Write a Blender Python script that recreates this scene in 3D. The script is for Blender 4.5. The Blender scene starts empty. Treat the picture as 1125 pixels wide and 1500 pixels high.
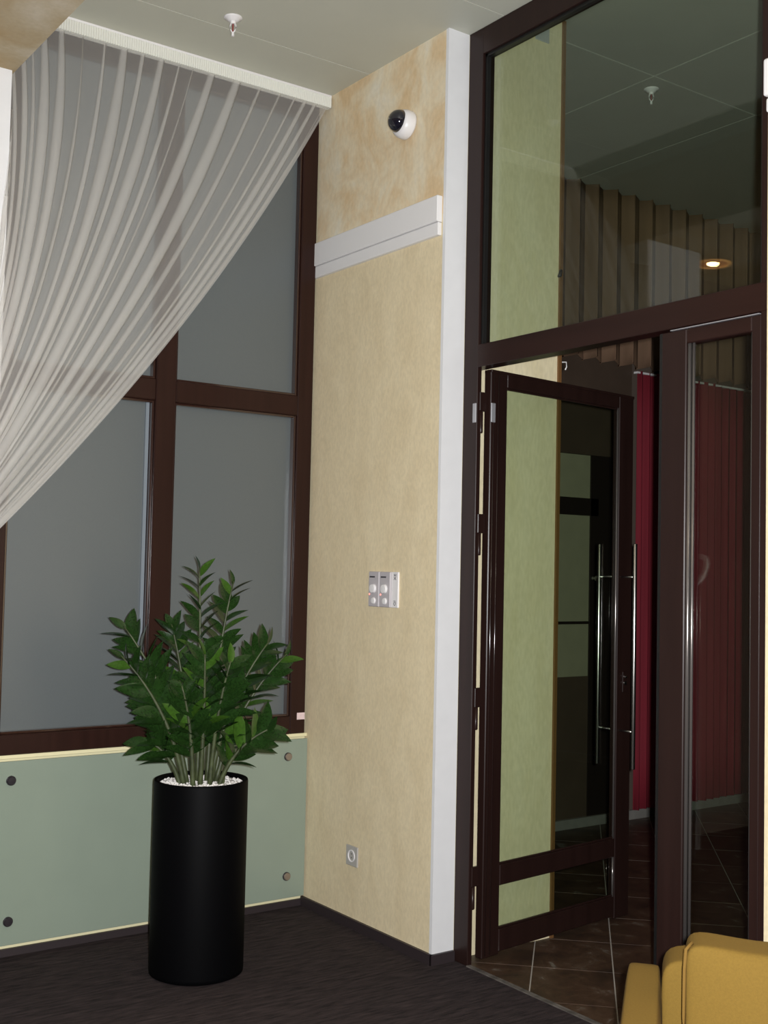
import bpy, bmesh, math, random
from mathutils import Vector, Matrix, noise
random.seed(7)
S = bpy.context.scene
COL = S.collection

# ------------------------------------------------------------------ camera
YAW, PIT, ROL = 0.6207727, 0.0485319, 0.0213478
CAM = Vector((-2.80994, -4.49599, 1.5))
fw = Vector((math.sin(YAW)*math.cos(PIT), math.cos(YAW)*math.cos(PIT), math.sin(PIT)))
rt0 = Vector((math.cos(YAW), -math.sin(YAW), 0)); up0 = rt0.cross(fw)
rt = math.cos(ROL)*rt0 + math.sin(ROL)*up0
up = -math.sin(ROL)*rt0 + math.cos(ROL)*up0
cd = bpy.data.cameras.new('camera'); cam = bpy.data.objects.new('camera', cd); COL.objects.link(cam)
M3 = Matrix((rt, up, -fw)).transposed()
cam.matrix_world = Matrix.Translation(CAM) @ M3.to_4x4()
cd.sensor_fit = 'HORIZONTAL'; cd.sensor_width = 36; cd.lens = 1712.17/1125*36; cd.clip_start = .02
S.camera = cam
S.view_settings.view_transform = 'Standard'; S.view_settings.look = 'None'
S.view_settings.gamma = 1; S.view_settings.use_curve_mapping = False
S.view_settings.exposure = 0.0

# ------------------------------------------------------------------ light
W = bpy.data.worlds.new('world'); S.world = W; W.use_nodes = True
W.node_tree.nodes['Background'].inputs[0].default_value = (.02, .02, .022, 1)
def area(name, loc, size, power, col, rot=(0, 0, 0), sizey=None):
    l = bpy.data.lights.new(name, 'AREA'); l.energy = power; l.color = col; l.size = size
    if sizey: l.shape = 'RECTANGLE'; l.size_y = sizey
    o = bpy.data.objects.new(name, l); COL.objects.link(o); o.location = loc; o.rotation_euler = rot
    return o
# the camera's own flash, beside the lens (camera held upright: flash on the right)
fl = area('camera_flash', (0, 0, 0), .03, 212, (.985, .99, 1.0), sizey=.045)
fl.matrix_world = Matrix.Translation(CAM + rt*.055 + up*.02 + fw*.03) @ M3.to_4x4()
# added fill lights near the ceiling, out of view, with no lamp fittings
area('fill_light_a', (-1.2, -4.6, 3.6), .6, 11, (1, .95, .87))
area('fill_light_b', (-4.2, -3.2, 3.23), .6, 10, (1, .95, .87))
area('fill_light_c', (-3.2, -6.0, 3.23), .6, 10, (1, .95, .87))

# ------------------------------------------------------------------ materials
def newmat(name):
    m = bpy.data.materials.new(name); m.use_nodes = True
    return m, m.node_tree.nodes, m.node_tree.links, m.node_tree.nodes['Principled BSDF']
def ramp(n, l, src, cols):
    r = n.new('ShaderNodeValToRGB'); e = r.color_ramp.elements
    while len(e) < len(cols): e.new(.5)
    for k, (p, c) in enumerate(cols): e[k].position = p; e[k].color = (*c, 1)
    l.new(src, r.inputs[0]); return r
def mat(name, col, rough=.6, metal=0, var=0, scale=30, bump=0, stretch=(1, 1, 1), bscale=None, spec=.5, coat=0):
    m, n, l, b = newmat(name)
    b.inputs['Base Color'].default_value = (*col, 1); b.inputs['Roughness'].default_value = rough
    b.inputs['Metallic'].default_value = metal; b.inputs['Specular IOR Level'].default_value = spec
    b.inputs['Coat Weight'].default_value = coat; b.inputs['Coat Roughness'].default_value = .08
    if var or bump:
        tc = n.new('ShaderNodeTexCoord'); mp = n.new('ShaderNodeMapping'); mp.inputs['Scale'].default_value = stretch
        l.new(tc.outputs['Object'], mp.inputs['Vector'])
        t = n.new('ShaderNodeTexNoise'); t.inputs['Scale'].default_value = scale; t.inputs['Detail'].default_value = 6
        l.new(mp.outputs[0], t.inputs['Vector'])
        if var:
            r = ramp(n, l, t.outputs[0], [(.3, tuple(c*(1-var) for c in col)), (.7, tuple(min(1, c*(1+var)) for c in col))])
            l.new(r.outputs[0], b.inputs['Base Color'])
        if bump:
            t2 = n.new('ShaderNodeTexNoise'); t2.inputs['Scale'].default_value = bscale or scale; t2.inputs['Detail'].default_value = 4
            l.new(mp.outputs[0], t2.inputs['Vector'])
            bp = n.new('ShaderNodeBump'); bp.inputs['Strength'].default_value = bump; bp.inputs['Distance'].default_value = .004
            l.new(t2.outputs[0], bp.inputs['Height']); l.new(bp.outputs[0], b.inputs['Normal'])
    return m
def mottled(name, cols, scale, stretch=(1, 1, 1), rough=.85, fine=0, fscale=120, bump=0):
    m, n, l, b = newmat(name); b.inputs['Roughness'].default_value = rough; b.inputs['Specular IOR Level'].default_value = .25
    g = n.new('ShaderNodeNewGeometry'); mp = n.new('ShaderNodeMapping'); mp.inputs['Scale'].default_value = stretch
    l.new(g.outputs['Position'], mp.inputs['Vector'])
    t = n.new('ShaderNodeTexNoise'); t.inputs['Scale'].default_value = scale; t.inputs['Detail'].default_value = 5; t.inputs['Roughness'].default_value = .6
    t.inputs['Distortion'].default_value = .5
    l.new(mp.outputs[0], t.inputs['Vector'])
    r = ramp(n, l, t.outputs[0], cols); out = r.outputs[0]
    if fine:
        f = n.new('ShaderNodeTexNoise'); f.inputs['Scale'].default_value = fscale; f.inputs['Detail'].default_value = 3
        l.new(mp.outputs[0], f.inputs['Vector'])
        fr = ramp(n, l, f.outputs[0], [(.35, (1-fine,)*3), (.65, (1, 1, 1))])
        mx = n.new('ShaderNodeMixRGB'); mx.blend_type = 'MULTIPLY'; mx.inputs[0].default_value = 1
        l.new(out, mx.inputs[1]); l.new(fr.outputs[0], mx.inputs[2]); out = mx.outputs[0]
        if bump:
            bp = n.new('ShaderNodeBump'); bp.inputs['Strength'].default_value = bump; bp.inputs['Distance'].default_value = .003
            l.new(f.outputs[0], bp.inputs['Height']); l.new(bp.outputs[0], b.inputs['Normal'])
    l.new(out, b.inputs['Base Color'])
    return m
def glassmat(name, tint, ior=1.45, rough=0.0):
    m, n, l, b = newmat(name); n.remove(b)
    tr = n.new('ShaderNodeBsdfTransparent'); tr.inputs[0].default_value = (*tint, 1)
    gl = n.new('ShaderNodeBsdfGlossy'); gl.inputs['Roughness'].default_value = rough; gl.inputs['Color'].default_value = (.9, .9, .9, 1)
    fr = n.new('ShaderNodeFresnel'); ge = n.new('ShaderNodeNewGeometry')
    io = n.new('ShaderNodeMapRange'); io.inputs[3].default_value = ior; io.inputs[4].default_value = 1/ior   # leaving the glass: inverse index
    l.new(ge.outputs['Backfacing'], io.inputs[0]); l.new(io.outputs[0], fr.inputs[0])
    mx = n.new('ShaderNodeMixShader'); l.new(fr.outputs[0], mx.inputs[0]); l.new(tr.outputs[0], mx.inputs[1]); l.new(gl.outputs[0], mx.inputs[2])
    l.new(mx.outputs[0], n['Material Output'].inputs[0]); return m
def sheer(name, col, dens):
    m, n, l, b = newmat(name); n.remove(b)
    tr = n.new('ShaderNodeBsdfTransparent')
    df = n.new('ShaderNodeBsdfDiffuse'); df.inputs[0].default_value = (*col, 1)
    tl = n.new('ShaderNodeBsdfTranslucent'); tl.inputs[0].default_value = (*col, 1)
    m1 = n.new('ShaderNodeMixShader'); m1.inputs[0].default_value = .3; l.new(df.outputs[0], m1.inputs[1]); l.new(tl.outputs[0], m1.inputs[2])
    m2 = n.new('ShaderNodeMixShader'); m2.inputs[0].default_value = dens; l.new(tr.outputs[0], m2.inputs[1]); l.new(m1.outputs[0], m2.inputs[2])
    l.new(m2.outputs[0], n['Material Output'].inputs[0]); return m
def emit(name, col, s):
    m, n, l, b = newmat(name); b.inputs['Base Color'].default_value = (*col, 1)
    b.inputs['Emission Color'].default_value = (*col, 1); b.inputs['Emission Strength'].default_value = s; return m

M = {}
M['ceil'] = mat('ceiling_panel_paint', (.52, .52, .44), .55, var=.02, scale=4)
M['ceil_gap'] = mat('ceiling_batten', (.72, .71, .60), .6)
M['ceil_far'] = mat('far_ceiling_paint', (.36, .36, .32), .6, var=.03, scale=4)
M['white'] = mat('white_paint', (.715, .715, .725), .6, var=.02, scale=15)
M['trim'] = mat('white_moulding_paint', (.78, .765, .76), .45)
M['cream'] = mat('cream_paint', (.78, .72, .45), .6)
M['plaster'] = mottled('peach_plaster', [(.28, (.79, .75, .63)), (.46, (.77, .66, .47)), (.58, (.71, .54, .33)), (.75, (.64, .45, .25))], 4.2, (1, 1, .7), fine=.08, fscale=60)
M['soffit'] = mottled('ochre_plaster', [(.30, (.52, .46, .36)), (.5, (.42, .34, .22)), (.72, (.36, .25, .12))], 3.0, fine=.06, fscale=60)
M['paper'] = mottled('beige_wallpaper', [(.3, (.775, .665, .45)), (.7, (.70, .585, .38))], 9, (1, 1, .5), fine=.10, fscale=110, bump=.08)
M['paper_far'] = mottled('cream_wallpaper', [(.3, (.80, .71, .49)), (.7, (.74, .64, .41))], 9, (1, 1, .35), fine=.10, fscale=90, bump=.08)
M['mahog'] = mat('mahogany_frame', (.024, .0090, .0064), .34, var=.18, scale=25, stretch=(1, 1, .06), spec=.25)
M['frame'] = mat('dark_brown_frame', (.0185, .0085, .0070), .33, var=.15, scale=25, stretch=(1, 1, .06), spec=.25)
M['framered'] = mat('dark_red_brown_frame', (.0200, .0082, .0064), .33, var=.15, scale=25, stretch=(1, .06, 1), spec=.22)
M['bead'] = mat('glossy_brown_bead', (.018, .009, .008), .16, spec=.8, coat=.6)
M['beadm'] = mat('glossy_mahogany_bead', (.030, .011, .008), .16, spec=.8, coat=.6)
M['beadsteel'] = mat('bronze_bead', (.20, .18, .17), .22, .7)
M['gasket'] = mat('black_gasket', (.006, .006, .006), .4)
M['frost'] = mat('frosted_grey_glass', (.104, .118, .122), .38, var=.03, scale=300, spec=.7)
M['panel'] = mat('pale_green_glass', (.250, .300, .243), .25, var=.02, scale=6, spec=.5)
M['glass'] = glassmat('green_tinted_glass', (.850, .893, .842))
M['steel'] = mat('brushed_steel', (.62, .61, .58), .25, 1)
M['bolt'] = mat('bolt_brass', (.33, .27, .22), .35, .6)
M['boltdark'] = mat('bolt_dark', (.035, .03, .035), .35, .3)
M['chrome'] = mat('grey_metal', (.36, .36, .38), .4, .35)
M['base'] = mat('dark_baseboard', (.028, .02, .022), .5)
M['planter'] = mat('black_lacquer', (.0016, .0016, .002), .55, spec=.05)
M['gravel'] = mat('white_gravel', (.80, .77, .74), .8, var=.08, scale=90)
M['leaf'] = mat('zz_leaf_green', (.0125, .036, .0068), .27, var=.35, scale=14, spec=.5)
M['leaf2'] = mat('zz_leaf_young_green', (.036, .090, .010), .3, var=.3, scale=14, spec=.5)
M['stem'] = mat('zz_stem', (.045, .058, .022), .5, var=.4, scale=30)
M['mustard'] = mat('mustard_fabric', (.152, .091, .0165), .9, var=.06, scale=220, bump=.15, bscale=500, spec=.2)
M['piping'] = mat('mustard_piping', (.15, .085, .018), .9, spec=.2)
M['red'] = mat('crimson_velvet', (.20, .014, .026), .8, var=.15, scale=12, stretch=(1, 1, .1), spec=.3)
M['brownpleat'] = mat('brown_pleated_fabric', (.185, .112, .070), .85, var=.12, scale=10, stretch=(1, 1, .1), spec=.2)
M['brown'] = mat('dark_brown_board', (.075, .05, .034), .6, var=.1, scale=6)
M['blackwood'] = mat('black_brown_wood', (.018, .012, .010), .45)
M['olive'] = mat('cream_wall_far', (.32, .30, .20), .7, var=.05, scale=12)
M['kerb'] = mat('grey_kerb', (.22, .21, .19), .6, var=.1, scale=20)
M['darkwall'] = mat('far_dark_wall', (.12, .09, .07), .8)
M['room'] = mat('room_wall_brown', (.16, .12, .09), .8)
M['plastic'] = mat('white_plastic', (.78, .76, .76), .35)
M['greyplastic'] = mat('grey_plastic', (.47, .44, .455), .4)
M['outlet'] = mat('outlet_grey', (.42, .40, .37), .4)
M['dome'] = mat('smoked_dome', (.008, .008, .016), .06, coat=1)
M['ink'] = mat('dark_ink', (.05, .045, .05), .6)
M['led'] = emit('red_led', (1, .25, .2), 1.5)
M['sticker'] = mat('pink_sticker', (.75, .58, .58), .5, var=.1, scale=80)
M['spr_red'] = mat('sprinkler_bulb_red', (.25, .03, .03), .2)
M['tape'] = mat('curtain_tape', (.74, .74, .68), .85)
M['sheer'] = sheer('sheer_voile', (.87, .85, .815), .285)
M['bulb'] = emit('lamp_bulb', (1, .72, .38), 60)
M['gold'] = mat('gold_ring', (.8, .5, .2), .25, 1)

# carpet
m, n, l, b = newmat('dark_ribbed_carpet'); M['carpet'] = m
b.inputs['Roughness'].default_value = .95; b.inputs['Specular IOR Level'].default_value = .1
g = n.new('ShaderNodeNewGeometry'); mp = n.new('ShaderNodeMapping'); mp.inputs['Scale'].default_value = (9, 60, 1); mp.inputs['Rotation'].default_value = (0, 0, .62)
l.new(g.outputs['Position'], mp.inputs['Vector'])
t = n.new('ShaderNodeTexNoise'); t.inputs['Scale'].default_value = 1; t.inputs['Detail'].default_value = 5; t.inputs['Roughness'].default_value = .7
l.new(mp.outputs[0], t.inputs['Vector'])
r = ramp(n, l, t.outputs[0], [(.3, (.015, .0125, .013)), (.7, (.056, .042, .043))]); l.new(r.outputs[0], b.inputs['Base Color'])
bp = n.new('ShaderNodeBump'); bp.inputs['Strength'].default_value = .4; bp.inputs['Distance'].default_value = .006
l.new(t.outputs[0], bp.inputs['Height']); l.new(bp.outputs[0], b.inputs['Normal'])
# slate tile
m, n, l, b = newmat('brown_slate_tile'); M['tile'] = m
b.inputs['Roughness'].default_value = .45
g = n.new('ShaderNodeNewGeometry'); t = n.new('ShaderNodeTexNoise'); t.inputs['Scale'].default_value = 7; t.inputs['Detail'].default_value = 9; t.inputs['Roughness'].default_value = .72; t.inputs['Distortion'].default_value = .6
l.new(g.outputs['Position'], t.inputs['Vector'])
r = ramp(n, l, t.outputs[0], [(.3, (.020, .012, .008)), (.52, (.060, .032, .018)), (.60, (.080, .048, .030)), (.68, (.19, .17, .145))])
l.new(r.outputs[0], b.inputs['Base Color'])
M['grout'] = mat('pale_grout', (.42, .38, .33), .8)

# ------------------------------------------------------------------ helpers
BASE = {}
def link(o, parent=None):
    COL.objects.link(o)
    if parent: o.parent = parent
def tag(o, label=None, cat=None, group=None, kind=None):
    if label: o['label'] = label
    if cat: o['category'] = cat
    if group: o['group'] = group
    if kind: o['kind'] = kind
    return o
def empty(name, loc, label=None, cat=None, kind=None, group=None, rotz=None):
    o = bpy.data.objects.new(name, None); o.empty_display_size = .05; link(o); o.location = loc
    BASE[o] = Vector(loc)
    if rotz is not None: o.rotation_euler.z = rotz; BASE[o] = Vector((0, 0, 0))
    return tag(o, label, cat, group, kind)
def obj(name, bm, material, parent=None, smooth=False, kind=None, label=None, cat=None, group=None):
    lo = Vector((min(v.co[i] for v in bm.verts) for i in range(3))); hi = Vector((max(v.co[i] for v in bm.verts) for i in range(3)))
    c = (lo+hi)/2
    if not parent: c.z = lo.z
    for v in bm.verts: v.co -= c
    me = bpy.data.meshes.new(name); bm.to_mesh(me); bm.free()
    if smooth:
        for p in me.polygons: p.use_smooth = True
    for mm in (material if isinstance(material, (list, tuple)) else [material]): me.materials.append(mm if not isinstance(mm, str) else M[mm])
    o = bpy.data.objects.new(name, me); link(o, parent)
    o.location = c - (BASE[parent] if parent else Vector((0, 0, 0))); BASE[o] = c
    return tag(o, label, cat, group, kind)
def addbox(bm, x0, x1, y0, y1, z0, z1, bev=0, seg=1):
    x0, x1 = sorted((x0, x1)); y0, y1 = sorted((y0, y1)); z0, z1 = sorted((z0, z1))
    vs = [bm.verts.new((x, y, z)) for z in (z0, z1) for y in (y0, y1) for x in (x0, x1)]
    fs = [bm.faces.new([vs[i] for i in f]) for f in ((0, 2, 3, 1), (4, 5, 7, 6), (0, 1, 5, 4), (2, 6, 7, 3), (0, 4, 6, 2), (1, 3, 7, 5))]
    if bev:
        es = list({e for f in fs for e in f.edges})
        bmesh.ops.bevel(bm, geom=es, offset=bev, segments=seg, affect='EDGES', profile=.5)
    return bm
def box(name, x0, x1, y0, y1, z0, z1, material, parent=None, bev=0, seg=1, **k):
    return obj(name, addbox(bmesh.new(), x0, x1, y0, y1, z0, z1, bev, seg), material, parent, smooth=False, **k)
def cyl(bm, a, b_, r1, r2=None, n=16, caps=True):
    a = Vector(a); b_ = Vector(b_); r2 = r1 if r2 is None else r2
    d = (b_-a).normalized(); q = d.to_track_quat('Z', 'Y')
    A = [bm.verts.new(a + q @ Vector((r1*math.cos(2*math.pi*i/n), r1*math.sin(2*math.pi*i/n), 0))) for i in range(n)]
    B = [bm.verts.new(b_ + q @ Vector((r2*math.cos(2*math.pi*i/n), r2*math.sin(2*math.pi*i/n), 0))) for i in range(n)]
    for i in range(n): bm.faces.new((A[i], A[(i+1) % n], B[(i+1) % n], B[i]))
    if caps: bm.faces.new(A[::-1]); bm.faces.new(B)
    return bm
def lathe(bm, prof, origin, axis, n=32):
    """prof: list of (radius, distance along axis)"""
    o = Vector(origin); q = Vector(axis).normalized().to_track_quat('Z', 'Y'); rings = []
    for r_, h in prof:
        if r_ < 1e-6: rings.append([bm.verts.new(o + q @ Vector((0, 0, h)))])
        else: rings.append([bm.verts.new(o + q @ Vector((r_*math.cos(2*math.pi*i/n), r_*math.sin(2*math.pi*i/n), h))) for i in range(n)])
    for A, B in zip(rings, rings[1:]):
        for i in range(n):
            j = (i+1) % n
            if len(A) == 1 and len(B) > 1: bm.faces.new((A[0], B[j], B[i]))
            elif len(B) == 1 and len(A) > 1: bm.faces.new((A[i], A[j], B[0]))
            elif len(A) > 1: bm.faces.new((A[i], A[j], B[j], B[i]))
    return bm
def tube(bm, pts, rad, n=8):
    pts = [Vector(p) for p in pts]; rings = []
    for k, p in enumerate(pts):
        d = (pts[min(k+1, len(pts)-1)] - pts[max(k-1, 0)]).normalized(); q = d.to_track_quat('Z', 'Y')
        r_ = rad[k] if isinstance(rad, (list, tuple)) else rad
        rings.append([bm.verts.new(p + q @ Vector((r_*math.cos(2*math.pi*i/n), r_*math.sin(2*math.pi*i/n), 0))) for i in range(n)])
    for A, B in zip(rings, rings[1:]):
        for i in range(n): bm.faces.new((A[i], A[(i+1) % n], B[(i+1) % n], B[i]))
    bm.faces.new(rings[0][::-1]); bm.faces.new(rings[-1])
    return bm

# ------------------------------------------------------------------ the setting
H1, H2 = 3.64, 3.85
L = -.945           # y of the pillar's end face
XP = .10            # front of the glazed screen
box('floor', -6, XP+.012, -7, 0, -.05, 0, 'carpet', kind='structure', label='dark brown ribbed carpet')
# far room floor: diagonal slate tiles on a pale bed
ff = box('floor_far', XP+.012, 5, -4, .5, -.05, -.004, 'grout', kind='structure', label='brown slate tiles laid diagonally with pale joints')
a0, da = 1.475, .43; b0, db = -.85, .505; gp = .0035
def clip(poly, ax, val, sgn):
    out = []
    for i in range(len(poly)):
        p, q = poly[i], poly[(i+1) % len(poly)]; dp = sgn*(p[ax]-val); dq = sgn*(q[ax]-val)
        if dp >= 0: out.append(p)
        if (dp >= 0) != (dq >= 0):
            s = dp/(dp-dq); out.append((p[0]+s*(q[0]-p[0]), p[1]+s*(q[1]-p[1])))
    return out
tiles_rest = bmesh.new(); tc_ = []
for i in range(-6, 16):
    for j in range(-10, 16):
        al, ah = a0+da*i+gp, a0+da*(i+1)-gp; bl, bh = b0+db*j+gp, b0+db*(j+1)-gp
        P = [((a_+b_)/2, (b_-a_)/2) for a_, b_ in ((al, bl), (ah, bl), (ah, bh), (al, bh))]
        for ax, v, s in ((0, XP+.02, 1), (0, 4.6, -1), (1, -3.4, 1), (1, .48, -1)):
            P = clip(P, ax, v, s) if P else P
        if len(P) < 3: continue
        cx = sum(p[0] for p in P)/len(P); cy = sum(p[1] for p in P)/len(P)
        tc_.append((cx, cy, P))
for cx, cy, P in tc_:
    bm = bmesh.new(); dz = random.uniform(-.0006, .0006)
    lo = [bm.verts.new((x, y, -.004)) for x, y in P]; hi = [bm.verts.new((x, y, dz)) for x, y in P]
    bm.faces.new(hi); k = len(P)
    for i in range(k): bm.faces.new((lo[i], lo[(i+1) % k], hi[(i+1) % k], hi[i]))
    bmesh.ops.recalc_face_normals(bm, faces=bm.faces)
    obj('tile', bm, 'tile', ff)
box('trim_threshold', XP-.004, XP+.016, -1.95, -1.03, -.001, .004, mat('scuffed_strip', (.10, .088, .078), .6, var=.7, scale=14), kind='structure', label='scuffed grey threshold strip between carpet and tiles')

# ceiling with panels
ce = box('ceiling', -6, XP+.06, -7, .2, H1+.012, H1+.10, 'ceil_gap', kind='structure', label='grey green panelled ceiling with pale joints')
ys = [.2, -.392, -1.155, -1.92, -2.69, -3.46, -4.23, -5.0, -5.77, -6.54, -7]
xs = [-6, -4.2, -3.0, -1.8, XP+.06]
for y0, y1 in zip(ys, ys[1:]):
    for x0, x1 in zip(xs, xs[1:]):
        box('ceiling_panel', x0+.0025, x1-.0025, y1+.0025, y0-.0025, H1, H1+.012, 'ceil', ce)
cf = box('ceiling_far', XP+.06, 5, -4, .6, H2+.015, H2+.1, 'ceil_gap', kind='structure', label='dim grey panelled ceiling behind the glass')
fx = [XP+.06, 1.34, 2.1, 5]; fy = [.6, -.81, -1.58, -2.35, -3.1, -4]
for y0, y1 in zip(fy, fy[1:]):
    for x0, x1 in zip(fx, fx[1:]):
        g_ = .006 if abs(x1-1.34) < .01 else .004
        box('ceiling_panel', x0+g_, x1-g_, y1+.005, y0-.005, H2, H2+.015, 'ceil_far', cf)
box('wall_above_screen', XP+.0, XP+.06, -4, L, H1, H2+.1, 'room', kind='structure')

# beige wall block: upper plaster, lower wallpaper, white painted end
wb = box('wall_center', .0, .62, L+.004, .3, 0, H2, 'paper_far', kind='structure', label='pillar wall between the window and the glazed screen')
box('wallpaper_panel', -.004, .0, L+.012, .0, .04, 2.90, 'paper', wb)
box('plaster_panel', -.003, .0, L+.012, .0, 2.90, H1, 'plaster', wb)
box('white_end', -.006, XP, L-.002, L+.014, 0, H1, 'white', wb)
box('corner_trim', .612, .628, L-.006, L+.02, 0, H2, mat('ochre_wood_edge', (.16, .075, .025), .5), wb)
box('baseboard_center', -.016, -.004, L-.012, -.012, 0, .04, 'base', kind='structure')
box('baseboard_pillar', -.016, XP-.002, L-.014, L-.002, 0, .04, 'base', kind='structure')
tr = empty('trim_1', (-.02, -.45, 2.82), kind='structure', label='stepped white moulding across the beige wall')
box('upper_board', -.030, -.003, L+.022, .0, 2.868, 2.972, 'trim', tr, bev=.002)
box('lower_board', -.022, -.003, L+.024, .0, 2.815, 2.866, 'trim', tr, bev=.002)

# window wall
ww = box('wall_left', -6, 0, 0.06, .2, 0, H1, 'cream', kind='structure', label='window wall')
box('sill_wall', -1.95, -.006, 0.0, .06, .0, .755, 'cream', ww)
box('white_pier', -1.95, -1.535, -.372, .06, 0, 3.25, 'white', ww)
box('dark_bay', -6, -1.95, -.004, .06, 0, 3.25, 'room', ww)
box('cream_ledge', -1.53, -.006, -.020, 0, .745, .760, 'cream', ww, bev=.002)
box('baseboard_left', -1.53, -.004, -.014, -.002, 0, .028, 'base', kind='structure')
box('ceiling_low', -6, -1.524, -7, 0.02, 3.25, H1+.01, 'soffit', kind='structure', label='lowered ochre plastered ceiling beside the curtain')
# window frame
wi = empty('window_1', (-.74, 0, .76), kind='structure', label='tall mahogany framed window with frosted grey panes')
Y0, Y1 = -.022, .05
box('stile', -.098, -.020, Y0, Y1, .76, H1-.01, 'mahog', wi, bev=.004)
box('stile', -1.47, -1.385, Y0, Y1, .76, H1-.01, 'mahog', wi, bev=.004)
box('mullion', -.785, -.695, Y0-.004, Y1, .838, H1-.08, 'mahog', wi, bev=.004)
box('bottom_rail', -1.385, -.098, Y0-.002, Y1, .76, .838, 'mahog', wi, bev=.004)
box('top_rail', -1.385, -.098, Y0, Y1, H1-.09, H1-.01, 'mahog', wi, bev=.004)
for xa, xb in ((-1.385, -.785), (-.695, -.098)):
    box('transom', xa, xb, Y0-.002, Y1, 2.178, 2.268, 'mahog', wi, bev=.004)
    for za, zb in ((.838, 2.178), (2.268, H1-.09)):
        box('pane', xa, xb, .022, .032, za, zb, 'frost', wi)
        # glazing beads
        w_ = .010
        box('bead', xa, xa+w_, -.010, .022, za, zb, 'beadm', wi, bev=.002)
        box('bead', xb-w_, xb, -.010, .022, za, zb, 'beadm', wi, bev=.002)
        box('bead', xa+w_, xb-w_, -.010, .022, za, za+w_, 'beadm', wi, bev=.002)
        box('bead', xa+w_, xb-w_, -.010, .022, zb-w_, zb, 'beadm', wi, bev=.002)
box('glazing_strip', -.812, -.797, .012, .0215, .85, 2.168, mat('grey_blue_strip', (.19, .22, .25), .55), wi)

# glazed screen (upper light and frame)
sc = empty('window_2', (XP, -1.65, 0), kind='structure', label='dark framed glazed screen with a large upper pane')
XB = XP+.06
box('stile', XP, XP+.022, L-.002, -1.032, 0.0, H1, 'frame', sc, bev=.002)
box('stile_rebate', XP+.022, XB, L-.002, -.978, 0.0, H1, 'frame', sc)
box('top_rail', XP, XB, -2.36, -1.032, 3.535, H1, 'frame', sc, bev=.002)
box('transom', XP-.002, XB, -2.36, -1.032, 2.29, 2.378, 'framered', sc, bev=.002)
box('right_stile', XP, XB, -2.37, -2.335, 0, H1, 'frame', sc, bev=.002)
box('pane', XP+.03, XP+.038, -2.335, -1.032, 2.378, 3.535, 'glass', sc)
for y in (-1.040, -2.331): box('gasket', XP+.012, XP+.03, y-.006, y+.006, 2.378, 3.535, 'gasket', sc)
box('gasket', XP+.012, XP+.03, -2.335, -1.032, 3.523, 3.535, 'gasket', sc)
box('stile_infill', XP+.022, XB, -1.032, -.978, 2.29, H1, 'frame', sc)
# closed right-hand leaf
d2 = empty('door_2', (XP+.01, -2.15, 0), kind='structure', label='closed dark brown framed glass door leaf')
fx0, fx1 = XP+.004, XP+.046
box('stile', fx0, fx1, -2.052, -1.952, .01, 2.283, 'frame', d2, bev=.003)
box('edge_strip', fx0+.006, fx1+.004, -1.952, -1.938, .01, 2.283, 'gasket', d2)
box('stile', fx0, fx1, -2.334, -2.300, .01, 2.283, 'frame', d2, bev=.003)
box('top_rail', fx0, fx1, -2.300, -2.052, 2.236, 2.283, 'framered', d2, bev=.003)
box('bottom_rail', fx0, fx1, -2.300, -2.052, .01, .115, 'frame', d2, bev=.003)
box('middle_rail', fx0, fx1, -2.300, -2.052, .285, .36, 'frame', d2, bev=.003)
box('pane', XP+.026, XP+.033, -2.300, -2.052, .36, 2.236, 'glass', d2)
box('pane', XP+.026, XP+.033, -2.300, -2.052, .115, .285, 'glass', d2)
for y, rr in ((-2.057, .0070), (-2.0735, .0050), (-2.2955, .004)):
    bm = cyl(bmesh.new(), (XP+.016, y, .36), (XP+.016, y, 2.236), rr, n=12); obj('bead', bm, 'beadsteel', d2, smooth=True)
box('gap_strip', fx0-.004, fx0+.01, -2.33, -1.99, 2.2840, 2.2865, 'chrome', d2)

# open left-hand leaf
a = math.radians(6.8)
d1 = empty('door_1', (.13, -1.05, 0), kind='structure', label='open dark brown framed glass door leaf with long steel pulls', rotz=a)
T = .035; w0, w1 = .028, .965
box('stile', w0, .125, 0, T, .02, 2.282, 'frame', d1, bev=.003)
box('stile', .862, w1, 0, T, .02, 2.282, 'frame', d1, bev=.003)
box('top_rail', .125, .862, 0, T, 2.225, 2.282, 'frame', d1, bev=.003)
box('top_cap', w0, w1, -.004, T, 2.275, 2.287, 'frame', d1, bev=.002)
box('middle_rail', .125, .862, 0, T, .283, .362, 'frame', d1, bev=.003)
box('bottom_rail', .125, .862, 0, T, .03, .116, 'frame', d1, bev=.003)
box('pane', .125, .862, .014, .021, .362, 2.225, 'glass', d1)
box('pane', .125, .862, .014, .021, .116, .283, 'glass', d1)
for x in (.045, .072):
    obj('stile_groove', cyl(bmesh.new(), (x, 0, .03), (x, 0, 2.27), .003, n=8), 'bead', d1, smooth=True)
for x in (.862-.006,):
    for za, zb in ((.362, 2.225), (.116, .283)):
        obj('bead', cyl(bmesh.new(), (x, .006, za), (x, .006, zb), .005, n=10), 'beadsteel', d1, smooth=True)
box('bead', .125, .862, .004, .014, .362, .370, 'frame', d1, bev=.002)
box('bead', .125, .862, .004, .014, .116, .124, 'frame', d1, bev=.002)
box('bead', .125, .862, .004, .014, 2.217, 2.225, 'frame', d1, bev=.002)
for side, yo in ((-1, -.07), (1, T+.085)):
    h = obj('pull_handle', lathe(bmesh.new(), [(0, 0), (.0085, 0), (.0095, .002), (.0095, .966), (.0085, .968), (0, .968)], (.888, yo, .663), (0, 0, 1), 16), 'steel', d1, smooth=True, label='long steel pull bar')
    for z in (.822, 1.487):
        ya = 0 if side < 0 else T
        obj('standoff', cyl(bmesh.new(), (.888, ya, z), (.888, yo, z), .005, n=10), 'steel', h, smooth=True)
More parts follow.
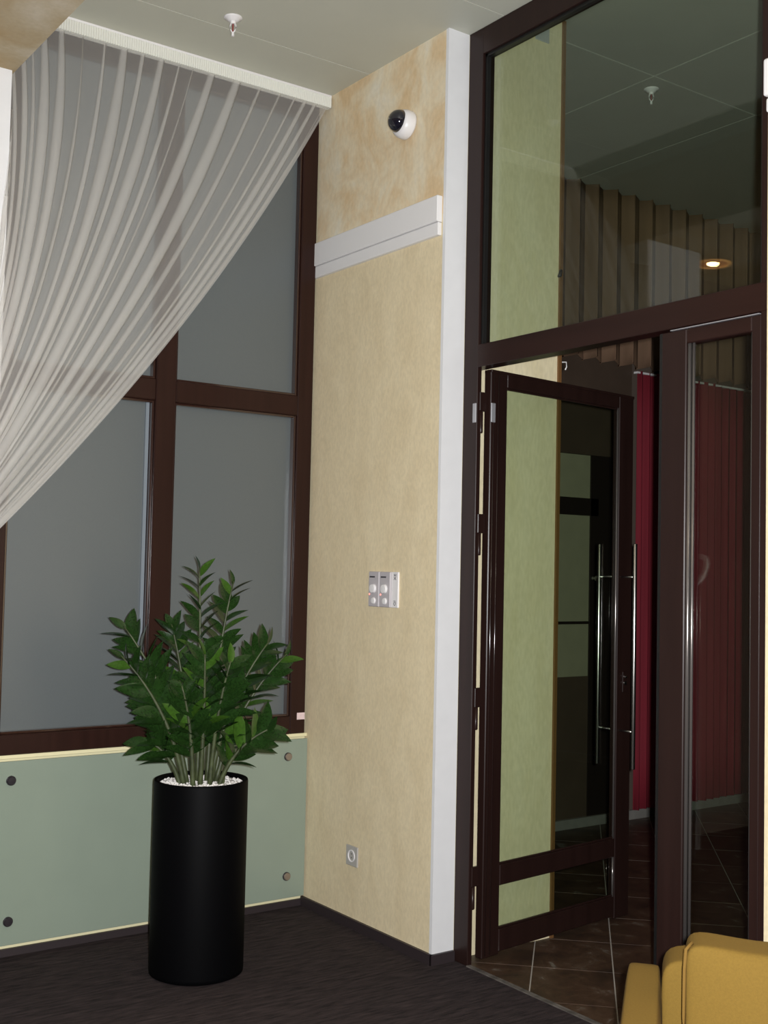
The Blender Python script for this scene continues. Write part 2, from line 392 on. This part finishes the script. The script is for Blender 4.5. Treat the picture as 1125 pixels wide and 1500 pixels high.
lk = box('lock', .900, .930, -.004, 0, .985, 1.075, 'frame', d1, bev=.002)
obj('lock_cylinder', cyl(bmesh.new(), (.915, -.009, 1.025), (.915, 0, 1.025), .009, n=14), 'steel', lk)
obj('lock_knob', cyl(bmesh.new(), (.915, -.012, 1.052), (.915, 0, 1.052), .006, n=14), 'steel', lk)
box('contact_plate', .028, .052, -.004, 0, 2.08, 2.155, 'chrome', d1, bev=.001, label='small grey metal contact plate')
# hinges sit in the gap; frame-side halves
for z in (2.075, 1.60, .93, .25):
    hg = obj('hinge', lathe(bmesh.new(), [(0, 0), (.007, 0), (.0085, .004), (.0085, .085), (0, .085)], (-.004, .022, z+.045-.085), (0, 0, 1), 12), 'frame', d1, smooth=True)
    box('hinge_leaf', -.018, .020, .014, .028, z+.046, z+.12, 'frame', hg, bev=.002)
    obj('hinge_pin', lathe(bmesh.new(), [(0, 0), (.004, 0), (.003, .006), (0, .008)], (-.004, .022, z+.038), (0, 0, 1), 10), 'steel', hg, smooth=True)
box('contact_plate', XP-.004, XP, -1.030, -1.010, 2.075, 2.15, 'chrome', sc, bev=.001)

# right wall beside the closed leaf, and the rest of the shells
box('wall_right', XP-.02, XP+.2, -7, -2.372, 0, H1, 'paper', kind='structure', label='beige wall right of the closed door leaf')
box('wall_behind', -6, XP, -7.1, -7, 0, H1, 'room', kind='structure')
box('wall_west', -6.1, -6, -7, .2, 0, H1, 'room', kind='structure')
box('wall_far', .62, 5, .56, .7, 0, H2, 'darkwall', kind='structure', label='dark back wall of the far room')
box('wall_far_right', 5, 5.1, -4, .7, 0, H2, 'darkwall', kind='structure')
box('wall_far_front', XP+.2, 5, -4.1, -4, 0, H2, 'darkwall', kind='structure')
# far panelled wall unit seen through the open leaf
fu = empty('wall_panelling', (2.2, .53, 0), kind='structure', label='dark panelled wall with dull cream fields beyond the open door')
box('head_board', .7, 2.64, .50, .555, 2.212, 2.84, 'brown', fu)
box('cream_field', .7, 2.365, .515, .555, 1.95, 2.210, 'olive', fu)
box('dark_rail', .7, 2.365, .505, .555, 1.845, 1.95, 'blackwood', fu)
box('cream_field', .7, 2.300, .515, .555, .885, 1.845, 'olive', fu)
box('thin_rail', .7, 2.300, .508, .555, 1.195, 1.212, 'blackwood', fu)
box('dark_field', .7, 2.300, .512, .555, .055, .885, 'brown', fu)
box('dark_post', 2.300, 2.64, .505, .555, .055, 2.212, 'blackwood', fu)
obj('door_knob', lathe(bmesh.new(), [(0, 0), (.016, 0), (.016, .006), (.008, .012), (.018, .028), (.020, .036), (.012, .046), (0, .048)], (2.325, .505, 1.47), (0, -1, 0), 20), 'steel', fu, smooth=True)
box('baseboard_far', .62, 5, .485, .50, 0, .055, 'kerb', kind='structure', label='pale kerb along the foot of the far wall')

# ------------------------------------------------------------------ pleated drapes in the far room
def drape(name, x0, x1, y, z0, z1, pitch, amp, material, flare=0, wavy=0, thick=.004, parent=None, jitter=.2, seed=1, **k):
    rnd = random.Random(seed); bm = bmesh.new(); nf = int((x1-x0)/pitch); pts = []; x = x0
    ph = 0; sp = 10; N = nf*sp; cols = []
    offs = [rnd.uniform(-jitter, jitter) for _ in range(nf+2)]
    amps = [1+rnd.uniform(-jitter, jitter) for _ in range(nf+2)]
    for i in range(N+1):
        u = i/sp; kf = int(u); fr = u-kf
        am = amp*(amps[kf]*(1-fr)+amps[kf+1]*fr)
        col = []
        for jz in range(9):
            v = jz/8; z = z0+(z1-z0)*v
            s = math.sin(2*math.pi*u + offs[kf]*(1-fr)+offs[kf+1]*fr)
            yy = y - am*(1+flare*(1-v))*s
            if jz == 0: z += wavy*s*.5
            if jz == 8: z += wavy*s*.3
            xx = x0+(x1-x0)*i/N + .15*pitch*math.sin(4*math.pi*u)
            col.append((xx, yy, z))
        cols.append(col)
    V = [[bm.verts.new(p) for p in c] for c in cols]; V2 = [[bm.verts.new((p[0], p[1]+thick, p[2])) for p in c] for c in cols]
    for i in range(N):
        for j in range(8):
            bm.faces.new((V[i][j], V[i+1][j], V[i+1][j+1], V[i][j+1])); bm.faces.new((V2[i][j], V2[i][j+1], V2[i+1][j+1], V2[i+1][j]))
        bm.faces.new((V[i][0], V2[i][0], V2[i+1][0], V[i+1][0])); bm.faces.new((V[i][8], V[i+1][8], V2[i+1][8], V2[i][8]))
    return obj(name, bm, material, parent, smooth=True, **k)
drape('pleated_pelmet', 1.75, 4.9, .455, 2.785, 3.845, .155, .026, 'brownpleat', wavy=.03, seed=3, label='deep brown pleated pelmet hanging from the far ceiling', cat='pelmet')
rc = empty('red_curtain', (3.7, .5, .06), label='floor length crimson curtain under the brown pelmet', cat='curtain')
drape('fabric', 2.655, 4.9, .470, .062, 2.760, .075, .020, 'red', flare=.3, parent=rc, jitter=.6, seed=5)
box('curtain_rail', 2.64, 4.9, .455, .485, 2.745, 2.757, 'plastic', rc)

# ------------------------------------------------------------------ pale green glass panel with stand-off bolts
gp_ = empty('glass_wall_panel', (-.95, -.03, .05), label='pale green back-painted glass panel bolted below the window', cat='wall panel')
box('sheet', -1.53, -.012, -.034, -.024, .048, .738, 'panel', gp_, bev=.001)
for x, z, mt in ((-1.335, .666, 'boltdark'), (-1.328, .137, 'boltdark'), (-.112, .664, 'bolt'), (-.105, .143, 'bolt')):
    bm = lathe(bmesh.new(), [(0, 0), (.0165, 0), (.0165, .010), (.014, .013), (0, .0135)], (x, -.034, z), (0, -1, 0), 24)
    bo = obj('bolt', bm, mt, gp_, smooth=False)
    lathe_ring = lathe(bmesh.new(), [(.0165, 0), (.0185, 0), (.0185, .006), (.0165, .006)], (x, -.034, z), (0, -1, 0), 24)
    obj('washer', lathe_ring, 'boltdark', bo)
box('window_sticker', -.064, -.024, -.0245, -.0222, .822, .852, 'sticker', label='small pink sticker at the lower right corner of the window', cat='sticker')

# ------------------------------------------------------------------ sheer curtain
def bez(p, q, r_, t): return p*(1-t)**2 + q*2*t*(1-t) + r_*t*t
cu = empty('sheer_curtain', (-.75, -.09, 1.2), label='white sheer curtain swept aside across the tall window', cat='curtain')
NF, SP, NV = 21, 16, 64
rnd = random.Random(11)
jit = [rnd.uniform(-1, 1) for _ in range(NF+2)]
wid = [rnd.uniform(.4, 1.7) for _ in range(NF)]; tot = sum(wid)
cum = [0]
for w_ in wid: cum.append(cum[-1]+w_/tot)
lap = [rnd.uniform(.16, .72) for _ in range(NF)]        # how far each fold doubles back over itself
dep = [rnd.uniform(.5, 1.5) for _ in range(NF)]
def path(u):
    p0 = Vector((-1.53+1.51*u, -.085, 3.59)); p2 = Vector((-1.80+.06*u, -.50+.04*u, 1.60-.19*u))
    p1 = Vector((-1.49+.786*u, -.54+.34*u, 2.55-.162*u)); return p0, p1, p2
bm = bmesh.new(); G = []
NU = NF*SP
for i in range(NU+1):
    k = min(i//SP, NF-1); fr = (i-k*SP)/SP; row = []
    for j in range(NV+1):
        v = j/NV
        o = lap[k]*min(1, .45+3*v)*(1+1.5*max(0, v-.3)) + .05*math.sin(7*v+jit[k]*3)
        if fr <= .44: q = fr/.44*(.5+o/2); yo = -.5*math.sin(math.pi*fr/.88)
        elif fr <= .56: q = (.5+o/2)-(fr-.44)/.12*o; yo = -.5+(fr-.44)/.12
        else: q = (.5-o/2)+(fr-.56)/.44*(.5+o/2); yo = .5*math.cos(math.pi*(fr-.56)/.88)
        u = max(0, min(1, cum[k]+(cum[k+1]-cum[k])*q))
        p0, p1, p2 = path(u)
        if v <= .8: P = bez(p0, p1, p2, v/.8)
        else:
            t_ = (v-.8)/.2; P = Vector((p2.x+.10*(u-.5)*t_-.02*t_, p2.y*(1-t_)-.47*t_, p2.z*(1-t_)+.08*t_))
        P.y += dep[k]*.016*yo*min(1, .3+3*v) - .010*math.sin(2*math.pi*u*6+2*v)*min(1, 3*v)
        P.y = min(P.y, -.036 if P.x > -1.53 else -.384)
        row.append(bm.verts.new(P))
    G.append(row)
for i in range(NU):
    for j in range(NV): bm.faces.new((G[i][j], G[i+1][j], G[i+1][j+1], G[i][j+1]))
edge = [v.co.copy() for v in G[NU][:int(NV*.8)+1]]
obj('voile', bm, 'sheer', cu, smooth=True)
bm = bmesh.new(); hv = []
for k, p in enumerate(edge):
    d = (edge[min(k+1, len(edge)-1)]-edge[max(k-1, 0)]).normalized(); sd = Vector((-d.z, 0, d.x)); sd = sd if sd.x < 0 else -sd
    wd_ = .022*min(1, .2+k/10)
    hv.append([bm.verts.new(p+Vector((0, -.004, 0))), bm.verts.new(p+sd*wd_+Vector((0, -.006, 0)))])
for A, B in zip(hv, hv[1:]): bm.faces.new((A[0], B[0], B[1], A[1]))
obj('hem', bm, 'sheer', cu, smooth=True)
# heading tape with fine pencil pleats
bm = bmesh.new(); n_ = 150; rows = []
for i in range(n_*4+1):
    x = -1.53+1.52*i/(n_*4); o = .0035*math.sin(i*math.pi/2+.3)
    rows.append([bm.verts.new((x, -.100+o-.003, z)) for z in (3.580, 3.584, 3.628)] + [bm.verts.new((x, -.072, 3.628)), bm.verts.new((x, -.072, 3.580))])
for A, B in zip(rows, rows[1:]):
    for j in range(5): bm.faces.new((A[j], B[j], B[(j+1) % 5], A[(j+1) % 5]))
obj('heading_tape', bm, 'tape', cu)
box('curtain_track', -1.53, -.006, -.098, -.070, 3.629, 3.6395, 'plastic', cu)
tb = bmesh.new()
tube(tb, [Vector((-1.77+.085*math.cos(q), -.475+.085*math.sin(q), 1.50-.10*math.cos(q))) for q in [2*math.pi*k/24 for k in range(25)]], .014, 8)
obj('tieback', tb, 'tape', cu, smooth=True)

# ------------------------------------------------------------------ potted plant
pc = Vector((-.786, -.532, 0)); vd = Vector((.45474, .89063, 0)); lr = Vector((.89063, -.45474, 0))
pp = empty('potted_plant', pc, label='tall black cylinder planter with a bushy glossy green plant', cat='potted plant')
obj('planter', lathe(bmesh.new(), [(0, 0), (.160, 0), (.1725, .006), (.1735, .02), (.1735, .700), (.172, .705), (.163, .705), (.161, .700), (.160, .60), (0, .60)], pc, (0, 0, 1), 72), 'planter', pp, smooth=False)
for p in pp.children[0].data.polygons: p.use_smooth = abs(p.normal.z) < .5
bm = lathe(bmesh.new(), [(0, .690), (.1595, .687), (.1595, .61), (0, .61)], pc, (0, 0, 1), 48)
for k in range(420):
    q = random.random()*6.283; r_ = .15*math.sqrt(random.random()); c_ = pc+Vector((r_*math.cos(q), r_*math.sin(q), .690)); s = random.uniform(.005, .009)
    vs = [bm.verts.new(c_+Vector((dx*s*random.uniform(.8, 1.2), dy*s*random.uniform(.8, 1.2), dz*s*.7))) for dx, dy, dz in ((1, 0, 0), (0, 1, 0), (-1, 0, 0), (0, -1, 0), (0, 0, 1))]
    for i in range(4): bm.faces.new((vs[i], vs[(i+1) % 4], vs[4]))
obj('gravel', bm, 'gravel', pp, kind='stuff')
# leaf meshes: pointed ovals, folded along the midrib, tip drooping
def leafmesh(name, wd, droop, material):
    bm = bmesh.new(); rws = []; n_ = 7
    for i in range(n_+1):
        t = i/n_; w = wd*(math.sin(math.pi*min(1, t**.80))**.85)*.5 if 0 < t < 1 else .012*(1-t)
        z = -droop*t*t; rws.append([(t, -w, z+.28*w), (t, 0, z), (t, w, z+.28*w)])
    V = [[bm.verts.new(p) for p in r_] for r_ in rws]
    for A, B in zip(V, V[1:]):
        for j in range(2): bm.faces.new((A[j], B[j], B[j+1], A[j+1]))
    me = bpy.data.meshes.new(name); bm.to_mesh(me); bm.free(); me.materials.append(M[material])
    for p in me.polygons: p.use_smooth = True
    return me
LM = [leafmesh('leaf', .46, .10, 'leaf'), leafmesh('leaf', .40, .22, 'leaf'), leafmesh('leaf', .52, .05, 'leaf'), leafmesh('leaf', .42, .12, 'leaf2')]
stems = [  # base s, base depth, tip s, tip z, tip depth, bow, leaf pairs, leaf length, first leaf t
    (-.015, .02, -.030, 1.500, .03, .01, 13, .083, .36),
    (.020, .03, .100, 1.440, .05, -.03, 13, .085, .34),
    (-.050, .00, -.300, 1.270, -.03, .07, 13, .100, .24),
    (-.060, -.03, -.300, 1.165, -.10, .07, 11, .100, .22),
    (-.030, .05, -.130, 1.270, .12, .02, 12, .095, .30),
    (.030, .00, .235, 1.215, -.02, -.06, 13, .095, .26),
    (.050, .03, .310, 1.165, .06, -.07, 13, .090, .22),
    (.060, -.04, .245, .900, -.08, -.05, 6, .110, .45),
    (-.075, .00, -.205, .850, -.03, .03, 5, .095, .40),
    (-.070, .03, -.220, 1.015, .03, .06, 9, .100, .25),
    (-.005, -.05, .000, 1.175, -.12, .01, 12, .095, .28),
    (.030, -.04, .095, 1.150, -.10, -.02, 11, .095, .30),
    (.075, -.02, .125, .790, -.04, -.02, 3, .085, .50),
    (-.030, -.06, -.080, 1.060, -.12, .02, 10, .090, .28),
    (.050, .04, .150, 1.070, .10, -.03, 10, .090, .28),
]
rl = random.Random(21)
for si, (bs, bd, ts, tz, td, bow, npair, ll, t0) in enumerate(stems):
    p0 = pc+lr*bs+vd*bd+Vector((0, 0, .668)); p2 = pc+lr*ts+vd*td+Vector((0, 0, tz))
    p1 = (p0+p2)/2 + lr*bow + Vector((0, 0, .05)); N_ = 12
    pts = [bez(p0, p1, p2, i/N_) for i in range(N_+1)]
    st = obj('stem', tube(bmesh.new(), pts, [.0105*(1-.75*(i/N_)) for i in range(N_+1)], 8), 'stem', pp, smooth=True)
    for li in range(npair*2-1):
        pr = li//2; sd = 1 if li % 2 else -1
        t = t0+(1-t0)*((pr+.25*(li % 2))/(npair-.6)); t = min(t, 1)
        P = bez(p0, p1, p2, t); ax = (bez(p0, p1, p2, min(1, t+.03))-bez(p0, p1, p2, max(0, t-.03))).normalized()
        lat = lr*sd if abs(ax.dot(lr)) < .95 else vd*sd
        az = rl.uniform(-.8, .8)
        side = (lat - ax*ax.dot(lat)).normalized(); oth = ax.cross(side)
        side = (side*math.cos(az)+oth*math.sin(az)).normalized()
        fan = .62+.5*(1-t)+rl.uniform(-.12, .12) if t < .97 else .25
        X = (ax*math.cos(fan)+side*math.sin(fan)).normalized()
        nrm = (ax*math.sin(fan)-side*math.cos(fan)); nrm = nrm + vd*rl.uniform(-1.5, .1); nrm = (nrm - X*X.dot(nrm)).normalized()
        Y = nrm.cross(X)
        sz = ll*1.15*(.80+.35*math.sin(math.pi*min(1, .25+.7*t)))*rl.uniform(.85, 1.12)*(.75 if t > .95 else 1)
        o = bpy.data.objects.new('leaf', LM[3] if rl.random() < .13 else LM[rl.randrange(3)]); link(o, st)
        R_ = Matrix((X, Y, nrm)).transposed().to_4x4()
        o.matrix_local = Matrix.Translation(P-BASE[st]) @ R_ @ Matrix.Diagonal((sz, sz, sz, 1))

# ------------------------------------------------------------------ armchair
ang = math.atan2(-.763, .647)
ac = empty('armchair', (-.70, -2.56, 0), label='mustard yellow upholstered armchair cut off by the lower right corner', cat='armchair', rotz=ang)
# local x: to the right along the back, local -y: towards the photographer
def soft(name, x0, x1, y0, y1, z0, z1, bev, parent, material='mustard', puff=0, seg=4):
    bm = addbox(bmesh.new(), x0, x1, y0, y1, z0, z1)
    bmesh.ops.subdivide_edges(bm, edges=bm.edges[:], cuts=7, use_grid_fill=True)
    c = Vector(((x0+x1)/2, (y0+y1)/2, (z0+z1)/2)); h_ = Vector(((x1-x0)/2, (y1-y0)/2, (z1-z0)/2))
    for v in bm.verts:
        d = v.co-c; q = Vector((d.x/h_.x, d.y/h_.y, d.z/h_.z))
        # rounded corners: pull towards an inset box
        ins = Vector((max(-h_.x+bev, min(h_.x-bev, d.x)), max(-h_.y+bev, min(h_.y-bev, d.y)), max(-h_.z+bev, min(h_.z-bev, d.z))))
        e = d-ins
        if e.length > 1e-6: d = ins+e.normalized()*bev
        if puff:
            d.y += puff*(1 if q.y > 0 else -1)*abs(q.y)*(1-q.x*q.x)*(1-q.z*q.z)
            d.z += .012*math.sin(q.x*5+1)*max(0, q.z)
        v.co = c+d
    o = obj(name, bm, material, parent, smooth=True)
    sm = o.modifiers.new('smooth', 'SUBSURF'); sm.levels = 1; sm.render_levels = 2
    return o
soft('arm', .0, .088, -.72, .06, .06, .588, .020, ac)
soft('arm', .87, .958, -.72, .06, .06, .582, .022, ac)
soft('backrest', .084, .874, -.09, .055, .12, .632, .016, ac)
bc = soft('back_cushion', .136, .83, -.22, -.085, .34, .705, .020, ac, puff=.030)
bm = tube(bmesh.new(), [(.1365, -.204, .36), (.134, -.206, .45), (.134, -.206, .55), (.134, -.206, .65), (.137, -.200, .690), (.150, -.185, .702)], .004, 8)
obj('piping', bm, 'piping', bc, smooth=True)
soft('seat_cushion', .09, .868, -.70, -.07, .24, .40, .04, ac, puff=.01)
soft('seat_base', .07, .888, -.70, .04, .06, .25, .02, ac)
for x in (.05, .90):
    for y in (-.68, .02): obj('foot', cyl(bmesh.new(), (x, y, 0), (x, y, .075), .018, .022, 14), 'blackwood', ac)

# ------------------------------------------------------------------ small fittings
# dome camera
dc = empty('dome_camera', (0, -.688, 3.33), label='small black dome security camera in a white housing high on the wall', cat='security camera')
ax_ = Vector((-1, .06, .10)).normalized(); oc = Vector((-.004, -.69, 3.322))
obj('housing', lathe(bmesh.new(), [(0, 0), (.058, 0), (.060, .008), (.059, .030), (.054, .044), (.046, .052), (0, .052)], oc, ax_, 36), 'plastic', dc, smooth=True)
prof = [(.047*math.cos(q), .046*math.sin(q)) for q in [math.pi/2*k/12 for k in range(12)]] + [(0, .046)]
obj('dome', lathe(bmesh.new(), prof, oc+ax_*.049+Vector((0, 0, .004)), ax_, 36), 'dome', dc, smooth=True)
# control panel
cp = empty('control_panel', (-.01, -.59, 1.343), label='double grey wall control panel with a white lettered strip', cat='control panel')
box('back_plate', -.012, -.004, -.692, -.495, 1.343, 1.488, 'plastic', cp, bev=.002)
for y0 in (-.497, -.576):
    mo = box('module', -.022, -.012, y0-.074, y0, 1.343, 1.488, 'greyplastic', cp, bev=.003)
    box('display', -.0235, -.022, y0-.046, y0-.010, 1.463, 1.469, 'ink', mo)
    obj('knob', lathe(bmesh.new(), [(0, 0), (.019, 0), (.017, .010), (0, .011)], (-.022, y0-.037, 1.418), (-1, 0, 0), 24), 'plastic', mo)
    obj('button', lathe(bmesh.new(), [(0, 0), (.014, 0), (.012, .006), (0, .007)], (-.022, y0-.040, 1.368), (-1, 0, 0), 24), 'plastic', mo)
    obj('indicator', lathe(bmesh.new(), [(0, 0), (.004, 0), (.003, .002), (0, .0025)], (-.022, y0-.009, 1.394), (-1, 0, 0), 12), 'led', mo)
def text(s, size, loc, parent, material):
    cv = bpy.data.curves.new('lettering', 'FONT'); cv.body = s; cv.size = size; cv.extrude = .0003; cv.align_x = 'CENTER'; cv.align_y = 'CENTER'
    o = bpy.data.objects.new('lettering', cv); COL.objects.link(o)
    # faces -x, reads upwards
    o.matrix_world = Matrix.Translation(loc) @ Matrix(((0, 0, -1), (0, 1, 0), (1, 0, 0))).to_4x4()
    bpy.context.view_layer.update()
    dg = bpy.context.evaluated_depsgraph_get(); me = bpy.data.meshes.new_from_object(o.evaluated_get(dg)); mw = o.matrix_world.copy()
    bpy.data.objects.remove(o); bm = bmesh.new(); bm.from_mesh(me); bm.transform(mw); bpy.data.meshes.remove(me)
    return obj('lettering', bm, material, parent)
text('XE', .022, (-.0125, -.671, 1.468), cp, 'ink')
text('GI', .022, (-.0125, -.671, 1.362), cp, 'ink')
# socket
so = empty('wall_socket', (-.005, -.402, .255), label='small grey square socket low on the beige wall', cat='socket')
box('plate', -.012, -.004, -.444, -.360, .255, .338, 'outlet', so, bev=.002)
bm = lathe(bmesh.new(), [(.025, .0), (.025, .003), (.021, .003), (.019, -.002), (0, -.002)], (-.012, -.402, .297), (-1, 0, 0), 28)
fc = obj('socket_face', bm, 'plastic', so)
for dz in (-.008, .008): obj('pin_hole', cyl(bmesh.new(), (-.0125, -.402, .297+dz), (-.008, -.402, .297+dz), .003, n=10), 'ink', fc)
# sprinklers
def sprinkler(x, y, z, label):
    s = empty('sprinkler', (x, y, z), label=label, cat='sprinkler', group='pendent ceiling sprinklers')
    obj('escutcheon', lathe(bmesh.new(), [(.012, -.016), (.020, -.014), (.026, -.006), (.036, -.003), (.037, 0), (0, 0)], (x, y, z), (0, 0, 1), 32), 'plastic', s, smooth=True)
    obj('nozzle', lathe(bmesh.new(), [(0, -.026), (.010, -.026), (.012, -.014), (0, -.014)], (x, y, z), (0, 0, 1), 18), 'plastic', s)
    for sg in (-1, 1):
        d_ = Vector((math.cos(.5)*sg, -math.sin(.5)*sg, 0))
        obj('frame_arm', tube(bmesh.new(), [Vector((x, y, z-.022))+d_*.009, Vector((x, y, z-.035))+d_*.0125, Vector((x, y, z-.048))+d_*.010, Vector((x, y, z-.058))+d_*.003], .0027, 8), 'plastic', s, smooth=True)
    obj('glass_bulb', cyl(bmesh.new(), (x, y, z-.026), (x, y, z-.055), .0035, .0022, 10), 'spr_red', s, smooth=True)
    obj('deflector', lathe(bmesh.new(), [(0, -.074), (.006, -.074), (.005, -.058), (0, -.056)], (x, y, z), (0, 0, 1), 16), 'plastic', s)
sprinkler(-.721, -.49, H1, 'white ceiling sprinkler in front of the sheer curtain')
sprinkler(1.445, -.70, H2, 'ceiling sprinkler seen dimly through the upper glass pane')
# emergency light box at the right edge
em = empty('emergency_light', (XP-.03, -2.44, 2.88), label='white wall box at the right edge beside the upper pane', cat='emergency light')
box('housing', .030, .0795, -2.62, -2.388, 2.908, 3.02, 'plastic', em, bev=.008, seg=3)
box('lens', .030, .0795, -2.60, -2.398, 2.857, 2.900, 'plastic', em, bev=.008, seg=3)
box('neck', .040, .0795, -2.59, -2.415, 2.895, 2.912, 'greyplastic', em)
# metal plate, hooks on the corner trim beyond the glass
pl = box('wall_plate', .452, .530, L-.008, L-.002, 3.725, 3.83, mat('pale_plate', (.42, .43, .43), .5), bev=.002, label='small grey metal plate high on the wall behind the glass', cat='plate')
bm = tube(bmesh.new(), [(.612, L-.008, 2.775), (.602, L-.02, 2.765), (.595, L-.022, 2.745), (.588, L-.018, 2.738)], [.004, .008, .009, .004], 10)
obj('curtain_hook', bm, 'boltdark', smooth=True, label='dark hook on the corner edge behind the upper pane', cat='hook')
bm = tube(bmesh.new(), [(.632, L-.004, 2.385), (.645, L-.015, 2.385), (.648, L-.016, 2.365), (.640, L-.015, 2.352)], .003, 8)
obj('curtain_hook', bm, 'plastic', smooth=True, label='small white hook on the corner edge above the open door', cat='hook')

# recessed downlight in the low ceiling left of the view; its mirror image shows in the upper pane
dl = empty('downlight', (-2.17, -.28, 3.25), label='lit gold rimmed downlight mirrored in the dark upper glass pane', cat='downlight')
DL = (-2.17, -.28, 3.25)
obj('rim', lathe(bmesh.new(), [(.078, -.003), (.090, -.010), (.100, -.003), (.100, 0), (.078, 0)], DL, (0, 0, 1), 40), emit('glowing_gold_rim', (1, .50, .16), 1.6), dl, smooth=True)  # rim and reflector emit by themselves, imitating the bulb's light on them
obj('reflector', lathe(bmesh.new(), [(.034, -.001), (.050, -.004), (.078, -.002)], DL, (0, 0, 1), 40), emit('glowing_reflector', (1, .42, .16), .35), dl, smooth=True)
obj('bulb', lathe(bmesh.new(), [(0, -.016), (.020, -.013), (.032, -.004), (.032, 0), (0, 0)], DL, (0, 0, 1), 24), 'bulb', dl, smooth=True)
sl = bpy.data.lights.new('downlight_beam', 'SPOT'); sl.energy = 26; sl.color = (1, .84, .66); sl.spot_size = math.radians(120); sl.spot_blend = .6; sl.shadow_soft_size = .03
so_ = bpy.data.objects.new('downlight_beam', sl); COL.objects.link(so_); so_.location = (-2.17, -.28, 3.22)
